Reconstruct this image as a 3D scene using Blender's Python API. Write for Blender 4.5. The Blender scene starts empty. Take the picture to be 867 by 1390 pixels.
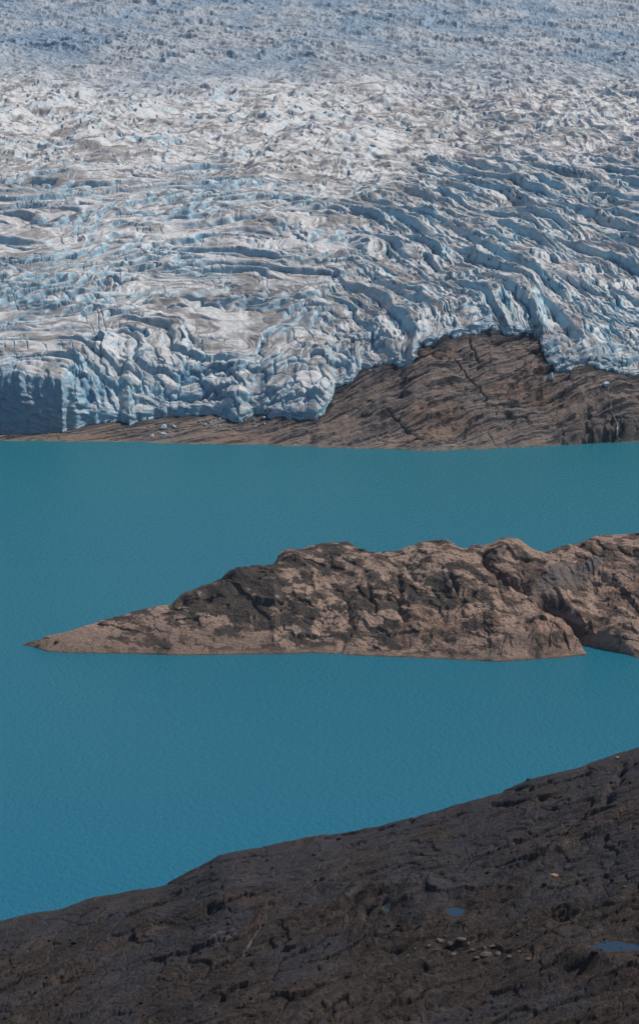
import bpy, math, random
import numpy as np
from mathutils import Vector, noise as mnoise
random.seed(7)
C = bpy.context.scene.collection
F = np.float32

# ------------------------------------------------------------------ camera geometry
H = 600.0                       # camera height over the lake
PITCH = math.radians(13.2)
FP = 3718.0                     # focal length in pixels of an 867 wide frame
cp, sp = math.cos(PITCH), math.sin(PITCH)

def tandep(row):                # tangent of the depression angle of an image row
    return np.tan(PITCH + np.arctan((np.asarray(row, dtype=np.float64) - 695.0) / FP))
def row_of(y, z):
    td = (H - z) / y
    return 695.0 + FP * np.tan(np.arctan(td) - PITCH)
def px_of(x, y, z):
    return 433.5 + FP * x / (y * cp + (H - z) * sp)
def s_of(px, row):              # x / y of a pixel
    return (np.asarray(px) - 433.5) / FP * (cp + tandep(row) * sp)

# ------------------------------------------------------------------ noise
def _h(ix, iy, seed):
    h = (ix.astype(np.uint32) * np.uint32(374761393) + iy.astype(np.uint32) * np.uint32(668265263)
         + np.uint32((seed * 2246822519) & 0xffffffff))
    h = (h ^ (h >> np.uint32(16))) * np.uint32(0x85ebca6b)
    h = (h ^ (h >> np.uint32(13))) * np.uint32(0xc2b2ae35)
    return h ^ (h >> np.uint32(16))
_ang = np.linspace(0, 2 * math.pi, 256, endpoint=False)
_CX = np.cos(_ang).astype(F); _CY = np.sin(_ang).astype(F)
def pn(x, y, seed=0):
    """gradient noise, about -1..1"""
    x = x.astype(F) + F((seed * 0.6180339) % 7.31); y = y.astype(F) + F((seed * 0.7548777) % 5.17)
    fx = np.floor(x); fy = np.floor(y)
    ix = fx.astype(np.int32); iy = fy.astype(np.int32)
    fx = x - fx; fy = y - fy
    u = fx * fx * fx * (fx * (fx * 6 - 15) + 10)
    v = fy * fy * fy * (fy * (fy * 6 - 15) + 10)
    def g(dx, dy):
        k = (_h(ix + dx, iy + dy, seed) & np.uint32(255)).astype(np.intp)
        return _CX[k] * (fx - dx) + _CY[k] * (fy - dy)
    a = g(0, 0); b = g(1, 0); c = g(0, 1); d = g(1, 1)
    r = a + (b - a) * u
    r2 = c + (d - c) * u
    return (r + (r2 - r) * v) * F(1.5)
def fbm(x, y, seed=0, o=4, g=0.5, lac=2.03):
    t = 0; a = 1.0; n = 0.0
    for i in range(o):
        t = t + a * pn(x, y, seed + i * 17); n += a
        x = x * lac + 3.7; y = y * lac + 9.1; a *= g
    return t / n
def ridged(x, y, seed=0, o=4, g=0.5, lac=2.1):
    t = 0; a = 1.0; n = 0.0
    for i in range(o):
        r = 1 - np.abs(pn(x, y, seed + i * 13))
        t = t + a * r * r; n += a
        x = x * lac + 1.3; y = y * lac + 7.7; a *= g
    return t / n
def billow(x, y, seed=0, o=4, g=0.5, lac=2.1):
    t = 0; a = 1.0; n = 0.0
    for i in range(o):
        t = t + a * np.abs(pn(x, y, seed + i * 13)); n += a
        x = x * lac + 1.3; y = y * lac + 7.7; a *= g
    return t / n
def ss(a, b, x):
    t = np.clip((x - a) / (b - a), 0, 1)
    return t * t * (3 - 2 * t)
def mix(a, b, t):
    return a + (b - a) * t
def voronoi(x, y, seed=0, jit=0.9):
    ix = np.floor(x).astype(np.int32); iy = np.floor(y).astype(np.int32)
    f1 = np.full(x.shape, 9.0, F); f2 = np.full(x.shape, 9.0, F); idv = np.zeros(x.shape, F)
    for dx in (-1, 0, 1):
        for dy in (-1, 0, 1):
            cx = ix + dx; cy = iy + dy
            h = _h(cx, cy, seed)
            jx = (h & np.uint32(1023)).astype(F) / 1023; jy = ((h >> np.uint32(10)) & np.uint32(1023)).astype(F) / 1023
            d = np.hypot(cx + 0.5 + (jx - 0.5) * jit - x, cy + 0.5 + (jy - 0.5) * jit - y).astype(F)
            cid = ((h >> np.uint32(20)) & np.uint32(1023)).astype(F) / 1023
            near = d < f1
            f2 = np.where(near, f1, np.minimum(f2, d))
            idv = np.where(near, cid, idv)
            f1 = np.where(near, d, f1)
    return f1, f2, idv
def blocks(x, y, seed=0, jit=.95):
    """tilted block tops: offset, tilt term, edge distance, id"""
    x = x.astype(F) + F(seed * .37 % 3); y = y.astype(F) + F(seed * .71 % 3)
    ix = np.floor(x).astype(np.int32); iy = np.floor(y).astype(np.int32)
    f1 = np.full(x.shape, 9.0, F); f2 = np.full(x.shape, 9.0, F)
    idv = np.zeros(x.shape, F); bx = np.zeros(x.shape, F); by = np.zeros(x.shape, F); tx = np.zeros(x.shape, F); ty = np.zeros(x.shape, F)
    for dx in (-1, 0, 1):
        for dy in (-1, 0, 1):
            h = _h(ix + dx, iy + dy, seed)
            ex = (ix + dx + 0.5 + ((h & np.uint32(255)).astype(F) / 255 - .5) * F(jit) - x).astype(F)
            ey = (iy + dy + 0.5 + (((h >> np.uint32(8)) & np.uint32(255)).astype(F) / 255 - .5) * F(jit) - y).astype(F)
            d = np.hypot(ex, ey); near = d < f1
            f2 = np.where(near, f1, np.minimum(f2, d)); f1 = np.where(near, d, f1)
            bx = np.where(near, ex, bx); by = np.where(near, ey, by)
            g_ = _h(ix + dx, iy + dy, seed + 77)
            idv = np.where(near, ((g_) & np.uint32(255)).astype(F) / 255, idv)
            tx = np.where(near, ((g_ >> np.uint32(8)) & np.uint32(255)).astype(F) / 127.5 - 1, tx)
            ty = np.where(near, ((g_ >> np.uint32(16)) & np.uint32(255)).astype(F) / 127.5 - 1, ty)
    return idv - .5, tx * bx + ty * by, f2 - f1, idv
def saw(p, rise=0.3):
    """0..1 wave: quick rise facing the camera, gentle fall behind"""
    f = p - np.floor(p)
    up = ss(0, rise, f)
    dn = 1 - ((f - rise) / (1 - rise)) ** 1.4
    return np.where(f < rise, up, dn)
def wall(p, rise):               # 1 on the steep side of a wave made by saw()
    f = p - np.floor(p)
    return ss(-.02, .03, f) * ss(rise + .10, rise, f) + ss(.96, 1.0, f)
def cutwave(p, w):              # 1 in a narrow band round every integer
    f = np.abs(p - np.round(p))
    return np.exp(-(f / w) ** 2)

# ------------------------------------------------------------------ mesh helpers
def normals(X, Y, Z):
    a = np.stack([np.gradient(X, axis=1), np.gradient(Y, axis=1), np.gradient(Z, axis=1)], -1)
    b = np.stack([np.gradient(X, axis=0), np.gradient(Y, axis=0), np.gradient(Z, axis=0)], -1)
    n = np.cross(a, b)
    n /= np.linalg.norm(n, axis=-1, keepdims=True) + 1e-9
    n *= np.sign(n[..., 2:3] + 1e-12)
    return n
def grid_object(name, X, Y, Z, col, mat, smooth=True):
    nr, nc = X.shape
    me = bpy.data.meshes.new(name)
    me.vertices.add(nr * nc)
    me.vertices.foreach_set("co", np.stack([X, Y, Z], -1).astype(F).ravel())
    idx = np.arange(nr * nc, dtype=np.int32).reshape(nr, nc)
    q = np.stack([idx[:-1, :-1], idx[:-1, 1:], idx[1:, 1:], idx[1:, :-1]], -1).reshape(-1, 4)
    me.loops.add(q.size); me.polygons.add(len(q))
    me.loops.foreach_set("vertex_index", q.ravel())
    me.polygons.foreach_set("loop_start", np.arange(0, q.size, 4, dtype=np.int32))
    me.polygons.foreach_set("use_smooth", np.full(len(q), smooth))
    me.update(calc_edges=True)
    a = me.attributes.new("tint", 'FLOAT_COLOR', 'POINT')
    c4 = np.ones((nr * nc, 4), F); c4[:, :3] = np.clip(col, 0, 1).reshape(-1, 3)
    a.data.foreach_set("color", c4.ravel())
    me.materials.append(mat)
    o = bpy.data.objects.new(name, me); C.objects.link(o)
    o['kind'] = 'structure'
    return o
class Finder:                   # surface point that shows at a pixel
    def __init__(s, X, Y, Z):
        s.P = np.stack([X.ravel(), Y.ravel(), Z.ravel()], -1)
        s.px = px_of(s.P[:, 0], s.P[:, 1], s.P[:, 2]); s.row = row_of(s.P[:, 1], s.P[:, 2])
    def at(s, px, row, tol=2.0):
        d = (s.px - px) ** 2 + (s.row - row) ** 2
        k = np.where(d < tol * tol)[0]
        if len(k) == 0: k = np.array([np.argmin(d)])
        return Vector(s.P[k[np.argmin(s.P[k, 1])]])
def col3(c): return np.array(c, F)
def cmix(a, b, t): return a + (b - a) * t[..., None]

# ------------------------------------------------------------------ materials
def new_mat(name):
    m = bpy.data.materials.new(name); m.use_nodes = True
    nt = m.node_tree; nt.nodes.clear()
    out = nt.nodes.new('ShaderNodeOutputMaterial'); b = nt.nodes.new('ShaderNodeBsdfPrincipled')
    nt.links.new(b.outputs[0], out.inputs[0])
    return m, nt, b
def terrain_mat(name, rough, spec, scales, strength, vary=0.25, tint=None):
    m, nt, b = new_mat(name)
    N = nt.nodes.new; L = nt.links.new
    geo = N('ShaderNodeNewGeometry')
    if tint is None:
        a = N('ShaderNodeAttribute'); a.attribute_name = 'tint'; src = a.outputs['Color']
    else:
        a = N('ShaderNodeRGB'); a.outputs[0].default_value = (*tint, 1); src = a.outputs[0]
    n1 = N('ShaderNodeTexNoise'); n1.inputs['Scale'].default_value = scales[0]; n1.inputs['Detail'].default_value = 6
    n1.inputs['Roughness'].default_value = 0.65
    L(geo.outputs['Position'], n1.inputs['Vector'])
    mr = N('ShaderNodeMapRange'); mr.inputs[1].default_value = 0.3; mr.inputs[2].default_value = 0.7
    mr.inputs[3].default_value = 1 - vary; mr.inputs[4].default_value = 1 + vary
    L(n1.outputs['Fac'], mr.inputs[0])
    mu = N('ShaderNodeVectorMath'); mu.operation = 'SCALE'
    L(src, mu.inputs[0]); L(mr.outputs[0], mu.inputs['Scale'])
    L(mu.outputs[0], b.inputs['Base Color'])
    n2 = N('ShaderNodeTexNoise'); n2.inputs['Scale'].default_value = scales[1]; n2.inputs['Detail'].default_value = 8
    n2.inputs['Roughness'].default_value = 0.7
    L(geo.outputs['Position'], n2.inputs['Vector'])
    bp = N('ShaderNodeBump'); bp.inputs['Strength'].default_value = 1.0; bp.inputs['Distance'].default_value = strength
    L(n2.outputs['Fac'], bp.inputs['Height']); L(bp.outputs[0], b.inputs['Normal'])
    b.inputs['Roughness'].default_value = rough
    b.inputs['Specular IOR Level'].default_value = spec
    return m
M_ice = terrain_mat('glacier_ice', 0.6, 0.25, (0.12, 0.25), 1.2, 0.10)
M_rock = terrain_mat('weathered_bedrock', 0.85, 0.2, (0.25, 0.35), 1.6, 0.30)
M_head = terrain_mat('headland_rock', 0.85, 0.2, (0.35, 0.5), 2.0, 0.35)
M_fore = terrain_mat('dark_slate_ground', 0.75, 0.15, (0.6, 0.9), 0.8, 0.35)

m, nt, b = new_mat('glacial_lake_water'); M_water = m
N = nt.nodes.new; L = nt.links.new
geo = N('ShaderNodeNewGeometry')
sepm = N('ShaderNodeSeparateXYZ'); L(geo.outputs['Position'], sepm.inputs[0])
mr = N('ShaderNodeMapRange'); mr.inputs[1].default_value = 1300; mr.inputs[2].default_value = 2900
L(sepm.outputs['Y'], mr.inputs[0])
nb = N('ShaderNodeTexNoise'); nb.inputs['Scale'].default_value = 0.0022; nb.inputs['Detail'].default_value = 5
mp = N('ShaderNodeMapping'); mp.inputs['Scale'].default_value = (0.5, 1.6, 1)
L(geo.outputs['Position'], mp.inputs[0]); L(mp.outputs[0], nb.inputs['Vector'])
ad = N('ShaderNodeMath'); ad.operation = 'MULTIPLY_ADD'; ad.inputs[1].default_value = 0.7; ad.inputs[2].default_value = -0.35
L(nb.outputs['Fac'], ad.inputs[0])
ad2 = N('ShaderNodeMath'); ad2.operation = 'ADD'; L(ad.outputs[0], ad2.inputs[0]); L(mr.outputs[0], ad2.inputs[1])
cr = N('ShaderNodeValToRGB')
cr.color_ramp.elements[0].color = (0.007, 0.141, 0.225, 1); cr.color_ramp.elements[1].color = (0.014, 0.160, 0.206, 1)
L(ad2.outputs[0], cr.inputs[0]); L(cr.outputs[0], b.inputs['Base Color'])
mp2 = N('ShaderNodeMapping'); mp2.inputs['Scale'].default_value = (0.24, 0.16, 1); mp2.inputs['Rotation'].default_value = (0, 0, 0.35)
L(geo.outputs['Position'], mp2.inputs[0])
nw = N('ShaderNodeTexNoise'); nw.inputs['Scale'].default_value = 1.0; nw.inputs['Detail'].default_value = 5; nw.inputs['Roughness'].default_value = 0.65
L(mp2.outputs[0], nw.inputs['Vector'])
bp = N('ShaderNodeBump'); bp.inputs['Distance'].default_value = 1.5; bp.inputs['Strength'].default_value = 1
L(nw.outputs['Fac'], bp.inputs['Height']); L(bp.outputs[0], b.inputs['Normal'])
b.inputs['Roughness'].default_value = 0.25; b.inputs['IOR'].default_value = 1.333; b.inputs['Specular IOR Level'].default_value = 0.2

# ------------------------------------------------------------------ lake
def ring_sheet(name, x0, x1, y0, y1, z, mat, n=40):
    xs = np.linspace(x0, x1, n); ys = np.linspace(y0, y1, n)
    X, Y = np.meshgrid(xs, ys)
    o = grid_object(name, X, Y, np.full_like(X, z), np.zeros(X.shape + (3,)) + 0.1, mat)
    return o
lake = ring_sheet('lake', -9000, 9000, -1500, 16000, 0.0, M_water)

# ------------------------------------------------------------------ shoreline bedrock + terminus curves
def curve(pts, sig=0):
    a = np.array(pts, float)
    if not sig: return lambda v: np.interp(v, a[:, 0], a[:, 1])
    gx_ = np.linspace(a[0, 0], a[-1, 0], 6000); gy_ = np.interp(gx_, a[:, 0], a[:, 1])
    k = sig / (gx_[1] - gx_[0]); n_ = int(3 * k) + 1
    w_ = np.exp(-.5 * (np.arange(-n_, n_ + 1) / k) ** 2); w_ /= w_.sum()
    lo = 2 * gy_[0] - gy_[n_:0:-1]; hi = 2 * gy_[-1] - gy_[-2:-n_ - 2:-1]
    gy_ = np.convolve(np.concatenate([lo, gy_, hi]), w_, 'valid')
    return lambda v: np.interp(v, gx_, gy_)
shore_row = curve([(-300, 600), (0, 598), (85, 598), (200, 600), (320, 603), (420, 606), (500, 610), (600, 611), (700, 608), (780, 604), (867, 598), (1150, 592)], 12)
bed_k = curve([(-300, .02), (60, .02), (110, .10), (200, .10), (330, .13), (430, .24), (500, .33), (600, .40), (867, .44), (1150, .45)], 20)
term_row = curve([(-300, 590), (0, 589), (84, 589), (92, 585), (125, 578), (163, 572), (175, 576), (215, 566), (255, 566), (290, 562), (325, 575), (345, 563),
                  (385, 570), (430, 569), (446, 552), (455, 528), (478, 516), (492, 500), (520, 497), (560, 493), (572, 474), (595, 467), (625, 456),
                  (655, 451), (722, 450), (729, 462), (736, 486), (748, 500), (772, 508), (800, 512), (832, 516), (850, 524), (867, 523), (1150, 540)])
def px0(s, row=560.0):          # pixel column of x/y on the ground near a row
    return 433.5 + FP * s / (cp + tandep(row) * sp)
def shore_y(px): return H / tandep(shore_row(px))
def term_y(px):
    k = bed_k(px); ys = shore_y(px)
    return (H + k * ys) / (tandep(term_row(px)) + k)

def bed_height(X, Y, px, fine=True):
    ys = shore_y(px); k = bed_k(px)
    d = Y - ys - 6 * pn(X / 40, Y * 0 + 3.1, 91) - 2.0 * pn(X / 9, Y * 0 + 1.1, 92)
    z = k * d
    z = np.where(d > 0, z, d * 0.4)
    amp = ss(-5, 40, d) * np.clip(k / .4, .12, 1)
    # strata: long benches that climb to the right
    q = (-0.50 * (X - 0) + 0.87 * (Y - 2900))
    r = (0.87 * X + 0.50 * (Y - 2900))
    wq = q + 6 * fbm(r / 120, q / 40, 31, 2) + 1.0 * pn(r / 14, q / 8, 33)
    st = saw(wq / 19.0, .2) * 5.5 * (.2 + ss(-.2, .3, pn(r / 50, q / 20, 46))) + saw(wq / 7.3 + 0.3, .25) * 2.6 * (.2 + ss(-.2, .3, pn(r / 30, q / 10, 47))) + saw(wq / 2.6, .35) * 0.7
    mod = 0.35 + 0.9 * ss(-.35, .45, fbm(X / 70, Y / 50, 35, 3))
    o1, t1, e1, i1 = blocks(r / 62 + .3 * pn(r / 30, q / 12, 48), wq / 17, 41)
    o2, t2, e2, i2 = blocks(r / 24, wq / 6.5, 42)
    z = z + amp * mod * st * .7 + amp * (o1 * 4 + t1 * 3.5 - 1.2 * np.exp(-(e1 / .06) ** 2) + o2 * 2.0 + t2 * 1.8 - .6 * np.exp(-(e2 / .08) ** 2))
    z = z + amp * (9 * fbm(X / 80, Y / 70, 36, 3, .5) + .9 * fbm(X / 12, Y / 12, 37, 3, .6))
    # joints that run up the slope
    jl = np.exp(-(np.abs(pn((X + .3 * Y) / 38, Y / 150, 38)) / .05) ** 2)
    jl = jl * ss(.0, .3, pn(X / 60, Y / 80, 45)); z = z - amp * 2.0 * jl
    z = z + ss(0, 6, d) * ss(120, 60, px) * (1.2 + 1.4 * pn(X / 25, Y / 12, 39))
    # steep foot on the right, dark recesses above the water
    foot = ss(740, 800, px) * ss(0, 10, d)
    z = z + foot * 10
    z = z - 5 * ss(730, 780, px) * ss(38, 14, d) * ss(.1, .5, fbm(X / 17, Y / 40, 40, 3, .6) + .1)
    return z, d, jl, wq

# bedrock grid
nc = 1300
s = np.linspace(-.15, .15, nc)
pxs = px0(s)
t = np.linspace(0, 1, 620)
ysh = shore_y(pxs); yte = term_y(pxs)
yend = np.maximum(yte + 45, ysh + 50)
Y = (ysh - 25)[None, :] + t[:, None] * (yend - ysh + 25)[None, :]
X = Y * s[None, :]
PX = np.broadcast_to(pxs[None, :], X.shape)
Zb, dsh, jl, wq = bed_height(X, Y, PX)
Zb = Zb - 14 * ss(9, 30, Y - yte[None, :])
NB = normals(X, Y, Zb)
c_tan = col3((.235, .180, .148)); c_dk = col3((.030, .028, .029)); c_gr = col3((.125, .107, .104)); c_or = col3((.23, .14, .09))
r_ = .87 * X + .5 * Y; v1 = fbm(r_ / 80, wq / 14, 51, 4, .55)
v2 = pn(wq / 3.5, X / 60, 52); v3 = fbm(X / 7, Y / 7, 53, 4, .6)
colB = np.broadcast_to(c_tan, X.shape + (3,)).astype(F)
colB = cmix(colB, c_gr, ss(-.25, .35, v1 + .35 * v2))
colB = cmix(colB, c_or, .5 * ss(.1, .5, pn(X / 90, Y / 50, 54) + .3 * v3))
colB = cmix(colB, c_dk, .88 * ss(.05, .22, v2 * .55 + v3 * .6 + .2 * v1 + .4 * fbm(r_ / 60, wq / 5, 56, 4, .6)))
colB = cmix(colB, c_dk, .8 * ss(.3, .9, jl))
colB = cmix(colB, col3((.03, .032, .036)), .8 * ss(22, 2, np.abs(Y - yte[None, :]) + 16 * v3) * ss(60, 110, PX))   # dark band at the ice edge: shade under the ice, painted in
colB = cmix(colB, col3((.22, .18, .14)), .6 * ss(7, 3, dsh) * ss(0, 2, dsh) * ss(780, 700, PX))
# foot: darker towards the water
colB = cmix(colB, c_dk, .5 * ss(740, 800, PX) * ss(60, 10, dsh + 20 * v3))
bed = grid_object('shore_bedrock', X, Y, Zb, colB, M_rock)
F_bed = Finder(X, Y, Zb)

# ------------------------------------------------------------------ glacier
G0 = curve([(2700, 40), (2900, 58), (2960, 68), (3050, 87), (3250, 110), (3600, 150), (4300, 179), (5600, 196), (9000, 201), (16000, 190)], 90)
nc = 1350; 
s = np.linspace(-.15, .15, nc)
pxs = px0(s, 520.)
yt = term_y(pxs)
xs_t = yt * s
yt = yt + 7 * pn(xs_t / 30, xs_t * 0 + .5, 61) + 3 * pn(xs_t / 9, xs_t * 0 + 2.5, 62)
# rows: even steps in image height, denser close to the ice edge
dd = np.concatenate([np.linspace(-14, 0, 14, endpoint=False), np.linspace(0, 14, 70, endpoint=False)])
nrow = 1750
u = np.linspace(0, 1, nrow)
kk = np.exp(-.5 * (np.arange(-200, 201) / 70.) ** 2); kk /= kk.sum()
yts = np.convolve(np.pad(yt, 200, mode='edge'), kk, 'valid')
inv0 = 1 / (yts + 14); inv1 = 1 / 10600.0
uu = (u * .93 + .07 * u * u)
# geometric-like spacing between the edge and the far ice
Yr = 1 / (inv0[None, :] + (inv1 - inv0)[None, :] * uu[:, None])
Yr = Yr + (yt - yts)[None, :] * np.exp(-np.arange(nrow) / 330.)[:, None]
Yn = yt[None, :] + dd[:, None]
Y = np.concatenate([Yn, Yr], 0)
X = Y * s[None, :]
PX = np.broadcast_to(pxs[None, :], X.shape)
D = Y - yt[None, :]
ROW = row_of(Y, G0(Y)).astype(F)          # nominal image row of the mean surface
PXl = px_of(X, Y, G0(Y)).astype(F)
X = X.astype(F); Yf = Y.astype(F); Df = D.astype(F)

bedz, _, _, _ = bed_height(X, Yf, PX)
bedm = np.maximum(bed_k(PX) * (Y - shore_y(PX)), 0)
zt = (bed_k(pxs) * (yt - shore_y(pxs)))[None, :]
bedm = np.where(D > 0, zt + 22 * np.tanh((bedm - zt) / 22), bedm)
top = np.logaddexp(G0(Y) / 8, (bedm + 13) / 8) * 8
# ledge on the cliff at the left
edge_w = np.interp(pxs, [-300, 55, 110, 160, 330, 450, 490, 560, 640, 720, 740, 867], [6, 6, 16, 62, 85, 80, 60, 20, 12, 12, 40, 46])[None, :]
e = .16 * ss(0, 3.5, Df) + .84 * (1 - np.exp(-np.maximum(Df, 0) / edge_w))
base = mix(bedm - 1, top, e)
base = np.where(Df < 0, bedm - 1 + Df * 1.5, base)

# region weights
wob = 60 * fbm(X / 260, Yf / 300, 71, 3)
bx = np.interp(ROW, [0, 200, 300, 400, 480, 560], [560, 560, 490, 440, 480, 520])
wB = ss(-45, 55, PXl + wob - bx)
wC = ss(250, 190, ROW - 34 * ss(640, 520, PXl) * ss(260, 400, PXl) + 0.35 * wob + 22 * pn(X / 90, Yf / 90, 72))
wD = ss(138, 72, ROW + 14 * fbm(X / 200, Yf / 200, 73, 3))
wA = 1 - wB
# A : long wave-like ridges across the view
wa = 120 * fbm(X / 280, Yf / 260, 74, 2) + 26 * fbm(X / 85, Yf / 60, 75, 2) + 7 * pn(X / 24, Yf / 18, 76)
pA = (Yf + wa - .10 * X + 90 * np.logaddexp(0, (X - 10) / 90).astype(F))
amA = .15 + 1.1 * ss(-.35, .35, pn(X / 150, pA / 60, 77))
sc = 1 + 0.25 * ss(2950, 3500, Yf)
pA2 = .85 * Yf + 1.3 * wa - 1.25 * X
mA2 = ss(-.02, .22, pn(X / 190, Yf / 260, 160))
hA = mix(amA * 9 * saw(pA / 40, .15), amA * 8 * saw(pA2 / 38, .15), mA2)
wlA = amA * mix(wall(pA / 40, .15), wall(pA2 / 38, .15), mA2)
p2 = pA + 12 * fbm(X / 50, Yf / 30, 78, 2)
hA = hA + 3.4 * (1 - np.clip(wlA, 0, 1)) * (.1 + ss(-.3, .5, pn(X / 60, Yf / 40, 79))) * saw(p2 / 17 + .4, .24)
wlA = np.clip(wlA + .5 * wall(p2 / 17 + .4, .24), 0, 1)
hA = hA + 1.3 * (1 - wlA) * saw((p2 + 4 * pn(X / 16, Yf / 10, 80)) / 7.5, .3) * ss(-.2, .3, pn(X / 40, Yf / 30, 81))
crA = cutwave((pA + 3 * pn(X / 15, Yf / 10, 82)) / 46 + .02, .04) * ss(-.25, .2, pn(X / 80, Yf / 60, 83))
hA = hA - 9 * crA
# B : ridges that fall down and to the right
ca, sa_ = .26, -.965
al = ca * X + sa_ * (Yf - 3000); ac = .965 * X + .26 * (Yf - 3000) + .00012 * (Yf - 3000) ** 2 * np.sign(Yf - 3000)
wbw = 30 * fbm(al / 200, ac / 130, 84, 3) + 6 * fbm(al / 60, ac / 22, 85, 2)
pB = ac + wbw
amB = .1 + 1.1 * ss(-.30, .30, pn(al / 190, pB / 46, 86))
hB = amB * 12.5 * saw(pB / 38, .20); wlB = np.clip(amB * wall(pB / 38, .20), 0, 1)
pB2 = pB + 4 * fbm(al / 50, ac / 16, 87, 2)
hB = hB + 2.7 * (1 - .7 * wlB) * (.2 + ss(-.3, .4, pn(al / 50, ac / 25, 88))) * saw(pB2 / 11.5, .26)
hB = hB + 1.6 * (1 - wlB) * saw((pB2 + 3 * pn(al / 12, ac / 9, 89)) / 5.2, .4)
# broad blue steps cut across the ridges
pst = Yf + 26 * fbm(X / 60, Yf / 60, 90, 2) - .3 * X
hB = hB + 4.5 * saw(pst / 85, .2) * ss(-.2, .3, pn(X / 120, Yf / 90, 93))
crB = cutwave((pB2 + 2 * pn(al / 10, ac / 8, 94)) / 27, .06) * ss(-.2, .2, pn(al / 60, ac / 40, 95))
hB = hB - 10 * crB
# C : swelling, softly folded ice with pits
wc = 40 * fbm(X / 120, Yf / 160, 96, 3)
cu = (X * .82 - Yf * .38 + wc); cv = (Yf * .92 + X * .30 + wc)
cs1 = X - .22 * Yf + wc; cs2 = X + .16 * Yf + wc
cw = ss(420, 620, PXl + 80 * pn(X / 150, Yf / 250, 130))
hC = 32 * fbm(X / 190, Yf / 380, 97, 3) + 17 * mix(ridged(cs1 / 48, Yf / 260, 98, 3, .5), ridged(cs2 / 42, Yf / 240, 131, 3, .5), cw) \
     + 6 * saw((Yf + 50 * fbm(X / 70, Yf / 120, 132, 3)) / 60, .25) * ss(-.2, .3, pn(X / 70, Yf / 110, 133)) + 1.6 * fbm(X / 14, Yf / 22, 99, 3)
pit = ss(.34, .46, fbm(X / 20, (Yf + .8 * X) / 22, 100, 3, .6))
hC = hC - 9 * pit
# D : field of small sharp seracs
XD = .85 * X + .53 * Yf; YD = -.53 * X + .85 * Yf
hD = 27 * ridged(XD / 80, YD / 120, 101, 5, .58) * (.25 + .9 * ss(-.3, .35, fbm(XD / 200, YD / 420, 102, 4, .6))) + 10 * fbm(X / 400, Yf / 500, 103, 3) \
     + 9 * np.maximum(fbm(XD / 26, YD / 36, 104, 3, .6), 0) + 3 * np.abs(pn(XD / 13, YD / 19, 119))
hA = hA + (1 - wlA) * 1.3 * (ridged(X / 40, pA / 9, 140, 3, .5) - .5) + (1 - wlA) * .5 * fbm(X / 12, pA / 6, 141, 2, .5)
hA = hA - 2.2 * np.exp(-(np.abs(pn(X / 16 + .2 * pA / 20, pA / 60, 142)) / .05) ** 2) * ss(.05, .3, pn(X / 60, pA / 30, 143))
hB = hB + (1 - wlB) * 1.5 * (ridged(al / 45, pB / 6, 144, 3, .5) - .5) + (1 - wlB) * .5 * fbm(al / 14, pB / 5, 145, 2, .5)
hB = hB - 9 * ss(.30, .42, fbm(al / 34, pB / 6, 146, 2))
hC = hC + 4 * (ridged(X / 13, Yf / 26, 147, 3, .6) - .5) * .4 * (.4 + ss(-.3, .3, n0 := fbm(X / 120, Yf / 260, 148, 3)))
h = mix(hA, hB, wB)
h = mix(h, hC, wC * .92)
h = mix(h, hD, wD)
# blocks and cracks along the front
wF = .62 * ss(150, 60, Df + 60 * pn(X / 90, Yf / 60, 105)) * (.30 + .70 * ss(60, 120, PXl)) * (.35 + .65 * ss(560, 480, PXl))
nf = int(np.argmax(Df.min(axis=1) > 190))
sl = (slice(0, nf), slice(None))
def front(fn):
    out = np.zeros(X.shape, F); out[sl] = fn(X[sl], Yf[sl]); return out
def ffun(x, y):
    x = x + 5 * pn(x / 14, y / 14, 106); y = y + 5 * pn(x / 14, y / 14, 107)
    o1, t1, e1, i1 = blocks((x + .2 * y) / 26, (y - .1 * x) / 34, 5)
    o2, t2, e2, i2 = blocks((x - .2 * y) / 10, y / 14, 6)
    m2 = ss(-.2, .25, pn(x / 40, y / 40, 136))
    return o1 * 13 + t1 * 14 - 11 * np.exp(-(e1 / .09) ** 2) + m2 * (o2 * 6 + t2 * 7 - 4 * np.exp(-(e2 / .10) ** 2))
hFb = front(ffun)
crk = ss(-6, -12, hFb)
hF = .65 * hFb
h = h * (1 - .45 * wF) + wF * hF
# seracs leaning over the lake by the left end of the rock
wS = ss(65, 125, PXl) * ss(190, 140, PXl) * ss(60, 25, Df)
h = h + wS * (9 * ridged(X / 14, Yf / 22, 108, 2) - 7)
# steps on the left cliff
fade = ss(0, 26, Df)
fade = mix(fade, ss(0, 16, Df), ss(130, 70, PX))
fade = .25 + .75 * fade
Z = base + np.where(Df > 0, h * fade, 0) - 6 * fade
# a bench half way up the left cliff
wL = ss(110, 60, PX)
Z = Z + wL * ss(0, 3, Df) * (-20 * ss(24, 4, Df + 8 * pn(X / 50, Yf * 0, 109)) )
Z = np.where((Df > 0) & (Df < 45), np.maximum(Z, bedz + np.minimum(2.5 + Df * .10, 8)), Z)
# ragged, three dimensional faces: shift sideways where it is steep
n0_ = normals(X, Yf, Z)
steep = np.clip(np.hypot(n0_[..., 0], n0_[..., 1]) / (n0_[..., 2] + .05), 0, 2) / 2
Xd = X + steep * 2.0 * pn(Z / 6, X / 9, 110)
Yd = Yf - steep * (3.0 * np.abs(pn(Z / 9, X / 14 + .1 * Z, 111)) + 1.0 * pn((Z + .4 * Yf) / 4, X / 9, 112))
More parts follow.
